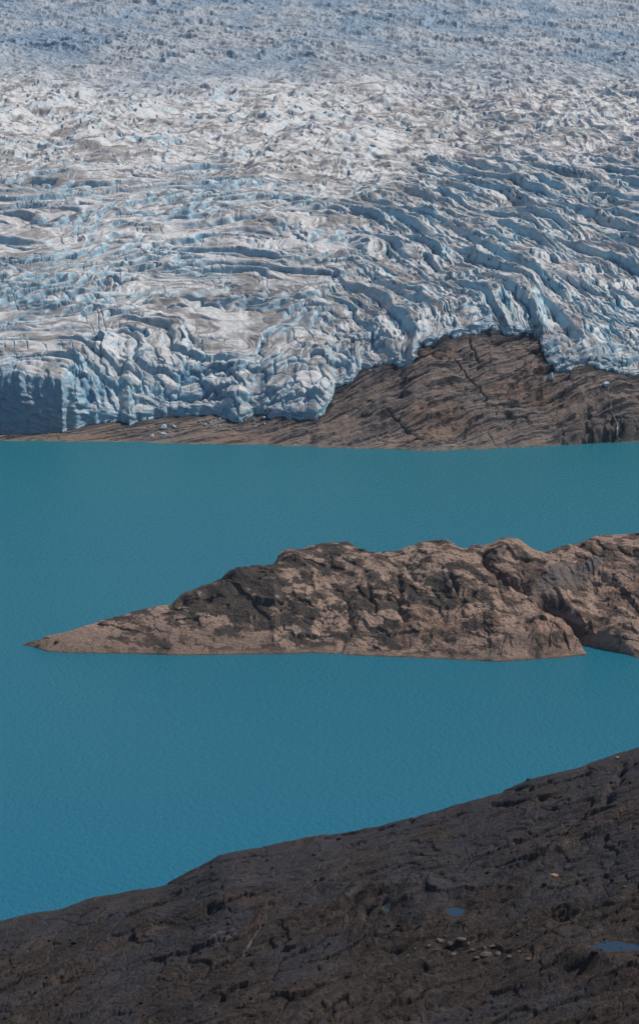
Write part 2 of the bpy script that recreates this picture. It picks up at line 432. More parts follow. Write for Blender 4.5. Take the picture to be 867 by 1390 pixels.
# colour
NG = normals(Xd, Yd, Z)
slope = 1 - NG[..., 2]
hl = h - mix(np.float32(6), np.float32(9), wB)
white = col3((.66, .645, .63)); blue = col3((.27, .43, .53)); deep = col3((.10, .26, .39)); dirt = col3((.20, .175, .158)); pale = col3((.47, .54, .585))
n1 = fbm(X / 90, Yf / 90, 113, 4, .55)
colG = np.broadcast_to(white, X.shape + (3,)).astype(F)
# dirt in bands that follow the folds, on the gentle tops
dA = fbm((X) / 60, pA / 14, 114, 4, .6); dB = fbm(al / 60, pB / 12, 115, 4, .6); dC = fbm(cu / 60, cv / 18, 116, 4, .6)
dd_ = mix(mix(dA, dB, wB), dC, wC)
n2_ = fbm(X / 220, Yf / 260, 156, 3); dirtm = ss(-.14, .20, dd_ + .3 * n1 + .35 * n2_) * (1 - .6 * wD)
colG = cmix(colG, dirt, .80 * dirtm * ss(.50, .2, slope))
nb_ = fbm(X / 140, Yf / 150, 150, 3); bl = ss(.14, .36, slope + .15 * nb_ - .05 * wB + .05 * pn(X / 9, (Yf + 3 * Z) / 9, 117))
colG = cmix(colG, pale, bl * .75)
colG = cmix(colG, blue, ss(.24, .50, slope + .5 * nb_ - .02 * wB - .10) * .82)
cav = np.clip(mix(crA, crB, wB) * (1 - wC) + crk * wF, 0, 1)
frontb = ss(70, 10, Df) * ss(90, 130, PXl) * ss(-.2, .25, pn(X / 45, Yf / 45, 157)) * ss(.25, .5, slope)
colG = cmix(colG, col3((.22, .50, .60)), .45 * frontb)
cy = wB * (1 - wC) * ss(.16, .34, slope) * ss(-.18, .16, fbm(al / 110, pB / 36, 161, 3))
colG = cmix(colG, col3((.30, .53, .64)), cy * .65)
cyA = (1 - wB) * (1 - wC) * ss(.2, .4, slope) * ss(.02, .25, fbm(X / 90, Yf / 80, 162, 3))
colG = cmix(colG, col3((.28, .49, .61)), cyA * .6)
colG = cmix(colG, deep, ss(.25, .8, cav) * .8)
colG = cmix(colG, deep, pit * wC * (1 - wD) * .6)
# the far field is bluer, with drifts of white
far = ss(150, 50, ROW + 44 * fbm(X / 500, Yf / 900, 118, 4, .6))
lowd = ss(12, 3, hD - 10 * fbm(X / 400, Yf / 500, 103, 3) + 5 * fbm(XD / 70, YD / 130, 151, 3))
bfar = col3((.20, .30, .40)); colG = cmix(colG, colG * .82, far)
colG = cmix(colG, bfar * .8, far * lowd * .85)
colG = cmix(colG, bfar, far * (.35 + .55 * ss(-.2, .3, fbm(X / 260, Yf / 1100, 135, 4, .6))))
lnA = np.exp(-(np.abs(pn(X / 60, p2 / 9, 152)) / .06) ** 2) * ss(.0, .35, pn(X / 50, pA / 30, 153))
lnB = np.exp(-(np.abs(pn(al / 60, pB2 / 8, 154)) / .07) ** 2) * ss(-.1, .3, pn(al / 50, pB / 30, 155))
colG = cmix(colG, col3((.09, .10, .115)), .7 * mix(lnA, lnB, wB) * (1 - wC))
# dark grit in the crevices of the left, and streaks on the cliffs
grit = ss(.25, .55, fbm(X / 12, Z / 14, 120, 4, .6)) * bl
colG = cmix(colG, col3((.07, .08, .09)), .55 * grit * (1 - far))
colG = cmix(colG, col3((.14, .24, .32)), .6 * wL * ss(30, 10, Df) * ss(.1, .3, slope))  # left cliff face darkened, its shade put into the ice colour
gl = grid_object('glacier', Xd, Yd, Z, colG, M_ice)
F_ice = Finder(Xd[::2, ::2], Yd[::2, ::2], Z[::2, ::2])
del colG, NG, Xd, Yd

# ------------------------------------------------------------------ screen helpers for the two nearer landforms
def seg_dist(px, row, pts):
    best = np.full(px.shape, 1e9); 
    for (ax, ay), (bx_, by_) in zip(pts[:-1], pts[1:]):
        vx, vy = bx_ - ax, by_ - ay
        tt = np.clip(((px - ax) * vx + (row - ay) * vy) / (vx * vx + vy * vy), 0, 1)
        best = np.minimum(best, np.hypot(px - ax - tt * vx, row - ay - tt * vy))
    return best
def blob(px, row, cx, cy, rx, ry, ang=0.0):
    c, s_ = math.cos(math.radians(ang)), math.sin(math.radians(ang))
    dx, dy = px - cx, row - cy
    return np.hypot((dx * c + dy * s_) / rx, (-dx * s_ + dy * c) / ry)

# ------------------------------------------------------------------ headland
TOPH = [(30, 874), (42, 871), (56, 868), (60, 864), (75, 861), (105, 853), (130, 846), (160, 836), (185, 829), (232, 821), (247, 808), (262, 802), (285, 792), (320, 773), (350, 768),
                 (374, 766), (379, 752), (395, 748), (412, 746), (432, 739), (450, 737), (472, 738), (484, 747), (500, 748), (540, 749), (556, 742), (570, 737), (608, 734),
                 (622, 743), (634, 745), (640, 740), (655, 741), (670, 739), (688, 730), (700, 734), (722, 746), (740, 750), (765, 742), (792, 738), (806, 731), (830, 727), (867, 722), (950, 716), (1200, 705)]
top_row = curve(TOPH, 2); top_soft = curve(TOPH, 26)
bot_row = curve([(30, 876), (40, 877), (50, 880), (62, 885), (95, 887), (180, 888), (240, 890), (400, 888), (430, 887), (500, 891), (560, 893), (640, 897), (680, 899), (760, 893), (803, 889),
                 (810, 885), (835, 889), (867, 894), (950, 905), (1200, 930)], 4)
nc = 1500; ntr = 760
pxs = np.linspace(31, 1130, nc)
tr, br = top_row(pxs), bot_row(pxs)
thick = np.clip((br - tr) / 150, .02, 1.1)
yf = H / tandep(br)
dep_ = np.minimum(30 + 150 * thick, 1.15 * np.maximum(br - tr, 1.5))
yc = yf + dep_
t = np.concatenate([np.linspace(-.14, 0, 30, endpoint=False), np.linspace(0, 1, 560, endpoint=False), np.linspace(1, 2.1, ntr - 590)])
T = t[:, None] + 0 * pxs[None, :]
Yh = yf[None, :] + T * dep_[None, :]
tc = np.clip(T, 0, 1)
gprof = 1 - (1 - tc) ** 1.35
tsf = top_soft(pxs); tsf = np.minimum(tsf, br - 1.5)
trm = mix(tsf[None, :], tr[None, :], ss(.45, 1.0, T))
Rw = br[None, :] + (trm - br[None, :]) * gprof
Zh = H - Yh * tandep(Rw)
Zh = np.where(T < 0, T * dep_[None, :] * .5, Zh)
over = np.maximum(T - 1, 0) * dep_[None, :]
Zh = np.where(T > 1, H - Yh * tandep(tr)[None, :] - over * .05 - over ** 2 * .0035 * (1 / np.clip(thick, .25, 1))[None, :], Zh)
PXh = np.broadcast_to(pxs[None, :], T.shape).astype(F)
S = s_of(PXh, Rw)
Xh = (Yh * S).astype(F); Yh = Yh.astype(F); Rw = Rw.astype(F)
amp = ss(0, .12, T) * np.clip(thick * 1.4, .12, 1)[None, :]
sil = 1 - .5 * np.exp(-((T - 1) / .16) ** 2)
aw = amp * sil * .72; aw = np.maximum(aw, .30 * ss(0, .3, T) * ss(45, 70, PXh))
# rounded masses and diagonal joints
mx = Xh + 14 * fbm(Xh / 60, Yh / 60, 201, 2); my = Yh * 1.0 + 14 * fbm(Xh / 60, Yh / 60, 202, 2)
mx = mx + 5 * fbm(Xh / 12, Yh / 14, 233, 3); my = my + 5 * fbm(Xh / 12, Yh / 14, 234, 3); f1, f2, cid = voronoi(mx / 52, my / 60, 21)
g2a, g2b, cid2 = voronoi((mx + .4 * my) / 15, (my - .3 * mx) / 21, 22)
vis = ss(-.1, .35, pn(Xh / 50, Yh / 60, 231)); rel = 4 * (.55 - f1) * ss(0, .25, f2 - f1) + 6 * (cid - .5) * ss(0, .3, f2 - f1) - 4 * np.exp(-((f2 - f1) / .06) ** 2) * vis
rel = rel + 1.6 * (cid2 - .5) * ss(0, .2, g2b - g2a) - 1.4 * np.exp(-((g2b - g2a) / .06) ** 2) * ss(0, .35, pn(Xh / 22, Yh / 30, 232))
o1, t1, e1, i1_ = blocks((mx + .5 * my) / 44, (my - .4 * mx) / 58, 25)
o2, t2, e2, i2_ = blocks((mx + .7 * my) / 17, (my - .6 * mx) / 24, 26)
o3, t3, e3, i3_ = blocks((mx - .3 * my) / 6.5, (my + .3 * mx) / 9, 27)
m3 = ss(-.1, .3, pn(Xh / 20, Yh / 26, 236))
rel = .25 * rel + 8 * fbm(Xh / 42, Yh / 50, 203, 3, .45) + o1 * 4.5 + t1 * 5 + o2 * 1.6 + t2 * 2.4 - 1.2 * np.exp(-(e2 / .07) ** 2) * vis + m3 * (o3 * .9 + t3 * 1.2) + 1.0 * fbm(Xh / 6, Yh / 7, 204, 4, .6) + 1.2 * (ridged(Xh / 10 + .05 * Yh, Yh / 13, 244, 3, .6) - .5)
stq = .35 * Xh + Yh * .5 - 1.3 * Zh.astype(F) + 8 * fbm(Xh / 70, Yh / 70, 205, 3)
rel = rel + 1.6 * saw(stq / 9, .3) + .8 * saw(stq / 3.7, .3)
leftlow = ss(430, 330, PXh) * ss(845, 862, Rw)
Zh = Zh + aw * rel * (1 - .6 * leftlow)
# features placed where the photograph has them
gully = seg_dist(PXh, Rw, [(738, 815), (762, 833), (785, 850), (800, 872), (822, 884), (845, 893)])
Zh = Zh - 15 * np.exp(-(gully / 8.5) ** 2) * ss(0, .02, T + .06)
lobe = blob(PXh, Rw, 845, 855, 45, 50); Zh = Zh + 5 * ss(1, .2, lobe) * ss(0, .1, T)
lobe2 = blob(PXh, Rw, 730, 862, 70, 32); Zh = Zh + 6 * ss(1, .2, lobe2) * ss(0, .1, T)
for pts, dep, w in [([(655, 752), (662, 765), (690, 790), (718, 803)], 8, 5), ([(540, 778), (544, 800), (539, 825), (548, 842)], 5, 4),
                    ([(612, 790), (622, 812), (640, 808)], 6, 4), ([(500, 800), (510, 830)], 3, 3), ([(460, 890), (480, 850), (470, 820)], 2.5, 3),
                    ([(232, 826), (250, 818), (285, 812)], 3, 4), ([(300, 788), (330, 792), (350, 790)], 4, 4), ([(845, 800), (820, 790), (780, 770)], 3, 4)]:
    Zh = Zh - dep * np.exp(-(seg_dist(PXh + 4 * pn(Xh / 8, Yh / 8, 206), Rw, pts) / w) ** 2)
for cx, cy, rx, ry, hh in [(398, 757, 22, 12, 5), (690, 742, 34, 14, 6), (262, 812, 20, 9, 4), (325, 778, 26, 10, 4), (742, 772, 50, 18, 3), (830, 775, 60, 22, 5)]:
    Zh = Zh + hh * ss(1, .3, blob(PXh, Rw, cx, cy, rx, ry)) * ss(.0, .1, T) * sil
Zh = np.where(T < 0, np.minimum(Zh, T * 14), Zh)
# colour
NHn = normals(Xh, Yh, Zh)
P1 = fbm(Xh / 40, Yh / 34, 211, 5, .62); Yq = Yh + 1.4 * Zh.astype(F); P2 = fbm((Xh + .5 * Yq) / 17, (Yq - .4 * Xh) / 25, 212, 5, .56); P4 = fbm(Xh / 75, Yq / 60, 215, 3) + .22 * (i2_ - .5); P3 = fbm(Xh / 3.2, Yh / 4, 213, 3, .6)
tan_ = col3((.41, .285, .215)); brn = col3((.15, .098, .073)); dk = col3((.040, .036, .033)); org = col3((.32, .19, .135)); gry = col3((.15, .125, .115)); oli = col3((.062, .052, .040))
colH = np.broadcast_to(brn, Xh.shape + (3,)).astype(F)
palem = ss(-.01, .05, P2 + .3 * P1 + .55 * P4 - .03 + .10 * P3 + .25 * leftlow + .1 * np.exp(-blob(PXh, Rw, 520, 790, 90, 60) ** 2) + .35 * np.exp(-blob(PXh, Rw, 690, 745, 34, 14) ** 2))
colH = cmix(colH, tan_ , palem * .9 * (.7 + .3 * i2_))
redm = np.clip(np.exp(-blob(PXh, Rw, 750, 872, 60, 22) ** 2) + np.exp(-blob(PXh, Rw, 850, 810, 30, 20) ** 2) + .8 * np.exp(-blob(PXh, Rw, 590, 850, 60, 30) ** 2) + .5 * np.exp(-blob(PXh, Rw, 700, 790, 30, 14, 30) ** 2), 0, 1)
colH = cmix(colH, colH * .8, leftlow)
colH = cmix(colH, org, redm * ss(-.25, .15, P2 + .2) * .75)
slab = blob(PXh + 5 * P2, Rw + 4 * P2, 772, 782, 52, 15, -18)
colH = cmix(colH, gry, ss(1.05, .8, slab) * .9)
darkm = ss(.0, .09, -P2 * .7 - .22 * P4 - .03 - .10 * ss(620, 760, PXh) + .07 * ss(560, 430, PXh) + .8 * fbm(Xh / 14, Yh / 18, 214, 5, .65) + .25 * P3 - .05 - .28 * leftlow + .42 * ss(858, 800, Rw) * ss(400, 330, PXh) * ss(100, 160, PXh) - .35 * ss(1.1, .8, slab)
           + .30 * np.exp(-blob(PXh, Rw, 600, 800, 28, 40) ** 2) + .25 * np.exp(-blob(PXh, Rw, 365, 830, 60, 34) ** 2) + .25 * np.exp(-blob(PXh, Rw, 450, 742, 60, 14) ** 2))
colH = cmix(colH, cmix(np.broadcast_to(dk, colH.shape), oli, ss(-.2, .3, P1)), darkm * .85)
crv = np.exp(-(np.abs(pn(Xh / 16 + .5 * P1, (Yh - .8 * Xh) / 34, 241)) / .05) ** 2) * ss(-.05, .2, pn(Xh / 26, Yh / 30, 242))
colH = cmix(colH, dk, .8 * crv)
colH = cmix(colH, dk, .9 * np.exp(-(gully / 7) ** 2) * ss(-.6, .2, P2))  # shadow in the gully, painted into the rock colour
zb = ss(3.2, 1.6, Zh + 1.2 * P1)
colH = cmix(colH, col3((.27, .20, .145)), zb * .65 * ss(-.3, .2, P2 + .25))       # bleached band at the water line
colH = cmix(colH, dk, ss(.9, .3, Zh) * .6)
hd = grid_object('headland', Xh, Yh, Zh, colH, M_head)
F_head = Finder(Xh[30:, :], Yh[30:, :], Zh[30:, :])

# ------------------------------------------------------------------ hillside in the foreground
TOPF = [(-260, 1312), (0, 1252), (40, 1240), (85, 1234), (130, 1219), (190, 1208), (220, 1203), (300, 1161), (340, 1154), (430, 1135), (500, 1126), (560, 1112), (610, 1096), (680, 1076),
               (720, 1058), (790, 1042), (867, 1015), (1130, 935)]
top_f = curve(TOPF, 4); topf_soft = curve(TOPF, 60)
nc = 1500
pxs = np.linspace(-230, 1100, nc)
tr = top_f(pxs)
yc = np.interp(pxs, [-260, 0, 433, 867, 1130], [1230, 1190, 1130, 1080, 1050]); yc = np.convolve(np.pad(yc, 150, mode='reflect', reflect_type='odd'), np.ones(301) / 301, 'valid')
yn = 560.0
dep_ = yc - yn
t = np.concatenate([np.linspace(0, 1, 900, endpoint=False), np.linspace(1, 2.5, 120)])
T = t[:, None] + 0 * pxs[None, :]
Yg = yn + T * dep_[None, :]
tc = np.clip(T, 0, 1)
tr_s = tr
gprof = 1 - (1 - tc) ** 1.25
brf = 1830.0 + 0 * pxs
trm = mix(topf_soft(pxs)[None, :], tr[None, :], ss(.72, 1.0, T))
Rw = brf[None, :] + (trm - brf[None, :]) * gprof
Zg = H - Yg * tandep(Rw)
over = np.maximum(T - 1, 0) * dep_[None, :]
Zg = np.where(T > 1, H - Yg * tandep(tr)[None, :] - over * .08 - over ** 2 * .0022, Zg)
PXg = np.broadcast_to(pxs[None, :], T.shape).astype(F)
S = s_of(PXg, Rw)
Xg = (Yg * S).astype(F); Yg = Yg.astype(F); Rw = Rw.astype(F)
sil = 1 - .7 * np.exp(-((T - 1) / .09) ** 2)
# low ledges that climb to the right, from screen-aligned strata carried on the slope
ang = math.radians(24)
qq = (Rw * math.cos(ang) + PXg * math.sin(ang)); rr = (PXg * math.cos(ang) - Rw * math.sin(ang))
wq = qq + 16 * fbm(rr / 190, qq / 90, 301, 3) + 3.5 * fbm(rr / 40, qq / 16, 302, 3)
modu = ss(-.25, .35, fbm(Xg / 60, Yg / 70, 303, 4))
wq2 = wq + 5 * fbm(rr / 26, qq / 9, 341, 4, .6); rel = modu * (2.6 * saw(-wq2 / 38, .2) + 1.1 * saw(-wq2 / 15 + .3, .25) * ss(-.2, .3, pn(rr / 70, qq / 20, 342))) + .5 * saw(-wq2 / 6.2, .3) * ss(-.1, .4, pn(rr / 50, qq / 14, 343)) + .9 * (ridged(rr / 24, wq2 / 5, 344, 4, .6) - .5)
rel = rel + 5 * fbm(Xg / 80, Yg / 110, 304, 3) + .7 * fbm(Xg / 14, Yg / 20, 305, 4, .6)
rubb = ss(-.05, .3, fbm(Xg / 36, Yg / 60, 306, 4, .6) + .25 * ss(1230, 1290, Rw) * ss(380, 560, PXg) + .15 * ss(1180, 1280, Rw))
f1, f2, cid = voronoi(Xg / 1.9, Yg / 2.6, 31)
o1, t1, e1, i1_ = blocks(rr / 95 + .4 * pn(rr / 60, qq / 20, 347), wq2 / 22, 51)
o2, t2, e2, i2_ = blocks(rr / 34, wq2 / 9, 52)
rel = rel * .8 + o1 * 1.2 + t1 * 1.4 - .5 * np.exp(-(e1 / .05) ** 2) + (o2 * .5 + t2 * .7 - .3 * np.exp(-(e2 / .07) ** 2))
rubb2 = rubb * ss(.1, .4, fbm(Xg / 18, Yg / 26, 348, 3))
rel = rel + rubb2 * (.9 * (1 - f1) * (.2 + cid)) + .25 * rubb * fbm(Xg / 3, Yg / 4, 307, 3)
# fan of furrowed banks
fan = ss(430, 480, PXg + .6 * (Rw - 1230)) * ss(620, 570, PXg) * ss(1190, 1215, Rw)
fan2 = ss(660, 720, PXg) * ss(1170, 1200, Rw) * ss(1290, 1240, Rw - .0)
a2 = math.radians(36)
fq = Rw * math.cos(a2) + PXg * math.sin(a2) + 8 * fbm(PXg / 50, Rw / 30, 308, 3)
rel = rel + np.clip(fan + fan2, 0, 1) * 1.5 * (.5 + .5 * np.sin(fq / 3.0)) * (.5 + modu)
# terraced banks with their own heights
bank = blob(PXg, Rw, 568, 1228, 48, 30, -30)
rel = rel + 3.5 * ss(1.15, .3, bank)
Zg = Zg + rel * sil
for pts, dp, w in [([(683, 1076), (720, 1070), (800, 1052)], 2.0, 2.2), ([(668, 1095), (700, 1090), (760, 1085)], 1.8, 2.5), ([(845, 1040), (840, 1065), (825, 1085)], 3.5, 5),
                   ([(430, 1140), (520, 1126), (560, 1118)], 1.3, 2), ([(270, 1180), (300, 1172), (360, 1160)], 1.1, 2), ([(470, 1150), (560, 1128), (640, 1104)], 1.3, 2),
                   ([(600, 1290), (700, 1262), (800, 1235), (867, 1210)], 2.2, 5), ([(500, 1245), (560, 1205), (600, 1200)], 2.5, 4)]:
    Zg = Zg - dp * (.35 + ss(-.3, .3, pn(Xg / 9, Yg / 12, 346))) * np.exp(-(seg_dist(PXg + 5 * fbm(Xg / 7, Yg / 7, 309, 3), Rw + 7 * fbm(Xg / 8, Yg / 8, 310, 3), pts) / w) ** 2)
# basins of the melt pools
POOLS = [(618, 1237, 11, 7), (524, 1243, 5, 3), (836, 1290, 36, 4), (795, 1287, 6, 3)]
pool_pts = []
for cx, cy, rx, ry in POOLS:
    k = np.argmin((PXg - cx) ** 2 + (Rw - cy) ** 2)
    x0, y0 = float(Xg.flat[k]), float(Yg.flat[k])
    dpp = H / y0
    wx = rx * y0 / FP * 1.08; wy = wx * 1.0 * max(.5, ry / rx * 2.6)
    rad = np.hypot((Xg - x0) / wx, (Yg - y0) / wy)
    z0 = float(np.percentile(Zg[rad < 1.2], 30))
    wgt = ss(2.6, 1.15, rad)
    Zg = mix(Zg, z0 + .35 * ss(.85, 1.3, rad) - .35 * ss(1.2, .6, rad) + .7 * fbm(Xg / 4, Yg / 4, 311, 3), wgt)
    pool_pts.append((x0, y0, z0, wx, wy))
NGr = normals(Xg, Yg, Zg)
slate = col3((.038, .034, .039)); brown = col3((.040, .027, .021)); rust = col3((.085, .047, .031)); pal = col3((.095, .073, .058)); blk = col3((.006, .0055, .006))
P1 = fbm(Xg / 50, Yg / 70, 321, 5, .6); P2 = fbm(rr / 60, wq / 7, 322, 5, .65); P3 = fbm(Xg / 1.7, Yg / 2.4, 323, 4, .7)
colF = np.broadcast_to(slate, Xg.shape + (3,)).astype(F)
colF = cmix(colF, brown, ss(-.15, .25, P1 + .25 * P2 + .5 * (rubb - .4)))
rustm = np.exp(-blob(PXg, Rw, 365, 1222, 46, 10, -18) ** 2) + np.exp(-blob(PXg, Rw, 343, 1258, 26, 6, -40) ** 2) + .7 * np.exp(-blob(PXg, Rw, 800, 1115, 90, 16, -25) ** 2) \
    + .8 * np.exp(-blob(PXg, Rw, 200, 1272, 50, 7, -15) ** 2) + .9 * np.exp(-blob(PXg, Rw, 690, 1292, 90, 8, 4) ** 2) + .5 * np.exp(-blob(PXg, Rw, 440, 1175, 50, 5, -15) ** 2)
colF = cmix(colF, pal * .7, .6 * ss(.05, .3, fbm(rr / 120, wq2 / 12, 349, 4, .6) + .1 * (i2_ - .5)))
stk = ss(.80, .97, ridged(rr / 170, wq / 9, 350, 2, .5)) * ss(-.2, .25, fbm(Xg / 60, Yg / 80, 351, 3))
colF = cmix(colF, blk, .6 * stk)
stk2 = ss(.78, .97, ridged(rr / 190, wq / 12, 352, 2, .5)) * ss(-.1, .3, fbm(Xg / 60, Yg / 80, 353, 3))
colF = cmix(colF, pal * .8, .5 * stk2)
colF = cmix(colF, rust, np.clip(rustm, 0, 1) * ss(-.35, .2, P2 + .3 * P3) * .75)
colF = cmix(colF, pal, .55 * ss(.20, .42, P2 * .7 + .25 * P1 + .35 * P3))
colF = cmix(colF, brown * .6, .8 * ss(.08, .25, fbm(rr / 30, wq2 / 8, 345, 5, .65) + .2 * P1))
colF = cmix(colF, pal, .6 * ss(.34, .6, P3) * rubb)
colF = cmix(colF, blk, .75 * ss(.12, .45, -P2 * .6 - P3 * .6 + .25 * P1))
for pts in ([(283, 1283), (300, 1275), (317, 1268)], [(296, 1285), (312, 1277), (320, 1273)], [(330, 1295), (352, 1262), (358, 1250)]):
    colF = cmix(colF, col3((.20, .17, .16)), .8 * np.exp(-(seg_dist(PXg, Rw, pts) / 1.0) ** 2) * ss(-.3, .1, P3))
hill = grid_object('hillside', Xg, Yg, Zg, colF, M_fore)
F_hill = Finder(Xg, Yg, Zg)
F_hill_cols = (Xg, Yg, Zg)

# melt pools
m, nt, b = new_mat('melt_pool_water'); M_pool = m
b.inputs['Base Color'].default_value = (.012, .03, .05, 1); b.inputs['Roughness'].default_value = .06; b.inputs['IOR'].default_value = 1.333
nz = nt.nodes.new('ShaderNodeTexNoise'); nz.inputs['Scale'].default_value = 1.2
g_ = nt.nodes.new('ShaderNodeNewGeometry'); nt.links.new(g_.outputs['Position'], nz.inputs['Vector'])
bp = nt.nodes.new('ShaderNodeBump'); bp.inputs['Distance'].default_value = .05; nt.links.new(nz.outputs['Fac'], bp.inputs['Height']); nt.links.new(bp.outputs[0], b.inputs['Normal'])
for i, (x0, y0, z0, wx, wy) in enumerate(pool_pts):
    me = bpy.data.meshes.new('pool'); vs = [(0, 0, 0)]; n = 48
    for k in range(n):
        a = 2 * math.pi * k / n; r = 1.30 + .12 * math.sin(3 * a + i) + .08 * math.sin(7 * a)
        vs.append((wx * r * math.cos(a), wy * r * math.sin(a), 0))
    me.from_pydata(vs, [], [(0, 1 + k, 1 + (k + 1) % n) for k in range(n)]); me.materials.append(M_pool)
    o = bpy.data.objects.new('pool', me); o.location = (x0, y0, z0 - .12); C.objects.link(o); o['kind'] = 'structure'

# ------------------------------------------------------------------ boulders and ice blocks
def rock_mesh(name, seed, mat, sub=3, flat=(1, .85, .7), facet=.30):
    import bmesh
    bm = bmesh.new(); bmesh.ops.create_icosphere(bm, subdivisions=sub, radius=1)
    rnd = random.Random(seed)
    planes = []
    for k in range(9):
        v = Vector((rnd.gauss(0, 1), rnd.gauss(0, 1), rnd.gauss(0, 1))).normalized()
        planes.append((v, rnd.uniform(.42, .8)))
    off = Vector((seed * 3.1, seed * 1.7, 0))
    for v in bm.verts:
        p = v.co.copy()
        for n_, d_ in planes:
            e_ = p.dot(n_) - d_
            if e_ > 0: p -= n_ * e_ * .93
        p *= 1 + facet * .2 * mnoise.noise(p * 2.2 + off) + .05 * mnoise.noise(p * 7 + off)
        p.x *= flat[0]; p.y *= flat[1]; p.z *= flat[2]
        p.z = max(p.z, -.35)
        v.co = p
    zmin = min(v.co.z for v in bm.verts)
    for v in bm.verts: v.co.z -= zmin
    me = bpy.data.meshes.new(name); bm.to_mesh(me); bm.free(); me.materials.append(mat)
    return me
def rockmat(name, c, sc=1.5, bump=.25):
    return terrain_mat(name, .85, .2, (sc, sc * 2), bump, .3, tint=c)
M_b_dark = rockmat('dark_boulder_rock', (.018, .016, .016)); M_b_brown = rockmat('brown_boulder_rock', (.05, .036, .028))
M_b_pale = rockmat('pale_boulder_rock', (.115, .092, .072)); M_b_org = rockmat('orange_boulder_rock', (.30, .17, .10)); M_b_grey = rockmat('grey_boulder_rock', (.13, .12, .11))
M_iceb = terrain_mat('fallen_ice', .5, .3, (.4, .8), .5, .1, tint=(.40, .50, .56))
kinds = {'dark': [rock_mesh('boulder', k, M_b_dark) for k in range(4)], 'brown': [rock_mesh('boulder', 10 + k, M_b_brown) for k in range(4)],
         'pale': [rock_mesh('boulder', 20 + k, M_b_pale) for k in range(4)], 'orange': [rock_mesh('boulder', 30, M_b_org)], 'grey': [rock_mesh('boulder', 40 + k, M_b_grey) for k in range(3)],
         'ice': [rock_mesh('ice_block', 50 + k, M_iceb, 3, (1, .8, .9), .2) for k in range(5)]}
def put(finder, px, row, width_px, kind, label, cat, group=None, name='boulder', sink=.12, sc=(1, 1, 1)):
    p = finder.at(px, row)
    r = width_px * .5 * (p.y * cp + (H - p.z) * sp) / FP
    me = random.choice(kinds[kind])
    o = bpy.data.objects.new(name, me)
    o.location = (p.x, p.y, p.z - sink * r); o.scale = (r * sc[0], r * sc[1], r * sc[2]); o.rotation_euler = (0, 0, random.uniform(0, 6.28))
    o['label'] = label; o['category'] = cat
    if group: o['group'] = group
    C.objects.link(o); return o
# the ones that can be told apart
put(F_hill, 751, 1189, 15, 'orange', 'small orange-brown boulder alone on the dark slope right of centre', 'boulder')
put(F_hill, 716, 1058, 7, 'dark', 'dark boulder standing up from the crest of the near slope', 'boulder')
put(F_hill, 837, 1027, 8, 'orange', 'tan flat rock on the upper right crest of the near slope', 'boulder', sc=(1.2, 1, .5))
put(F_hill, 733, 1231, 6, 'grey', 'grey stone on the dark slope below the orange-brown boulder', 'boulder')
put(F_hill, 300, 1231, 7, 'brown', 'brown boulder on the slope above the pale streaks, left half', 'boulder')
put(F_hill, 804, 1295, 12, 'dark', 'dark rock at the left end of the large blue pool', 'boulder')
put(F_head, 791, 738, 7, 'dark', 'dark boulder on the skyline of the headland, right part', 'boulder')
put(F_head, 768, 745, 4, 'dark', 'smaller dark rock left of the headland skyline boulder', 'boulder')
put(F_head, 866, 724, 6, 'dark', 'dark rock on the headland skyline at the right edge of the photo', 'boulder')
put(F_head, 520, 748, 4, 'dark', 'tiny dark rock in the middle dip of the headland skyline', 'boulder')
put(F_head, 52, 873, 7, 'pale', 'pale rock at the very tip of the headland', 'boulder', sc=(1.4, 1, .5))
put(F_head, 76, 871, 8, 'brown', 'brown rock block just behind the tip of the headland', 'boulder', sc=(1.2, 1, .8))
# pale rocks in a bank at the lower edge
PG = 'pale rocks banked at the lower edge'
for px, row, w in [(552, 1297, 8), (562, 1288, 7), (705, 1291, 7), (718, 1301, 9), (574, 1300, 7), (596, 1277, 16), (608, 1283, 13), (625, 1277, 17), (634, 1281, 12), (590, 1290, 12), (655, 1287, 15), (640, 1289, 11), (668, 1284, 10), (658, 1296, 18), (676, 1294, 13),
                   (615, 1295, 10), (646, 1300, 13), (690, 1299, 12), (580, 1284, 9), (602, 1271, 9)]:
    put(F_hill, px, row, w * .9, 'pale', 'pale tan rock in the bank of pale rocks at the lower edge', 'rock', PG, sc=(1.1, 1, .7))
# loose boulders across the slope, alike
for k in range(230):
    px = random.uniform(5, 862); tr_ = float(top_f(px)); row = random.uniform(tr_ + 6, 1385)
    kd = random.choices(['dark', 'brown', 'pale'], [10, 4, 1])[0]
    w = min(random.paretovariate(2.3) * 2.8, 8)
    put(F_hill, px, row, w, kd, {'dark': 'small dark stone lying loose on the near slope', 'brown': 'small brown stone lying loose on the near slope', 'pale': 'small pale stone lying loose on the near slope'}[kd],
        'stone', {'dark': 'dark stones on the near slope', 'brown': 'brown stones on the near slope', 'pale': 'pale stones on the near slope'}[kd], name='stone')
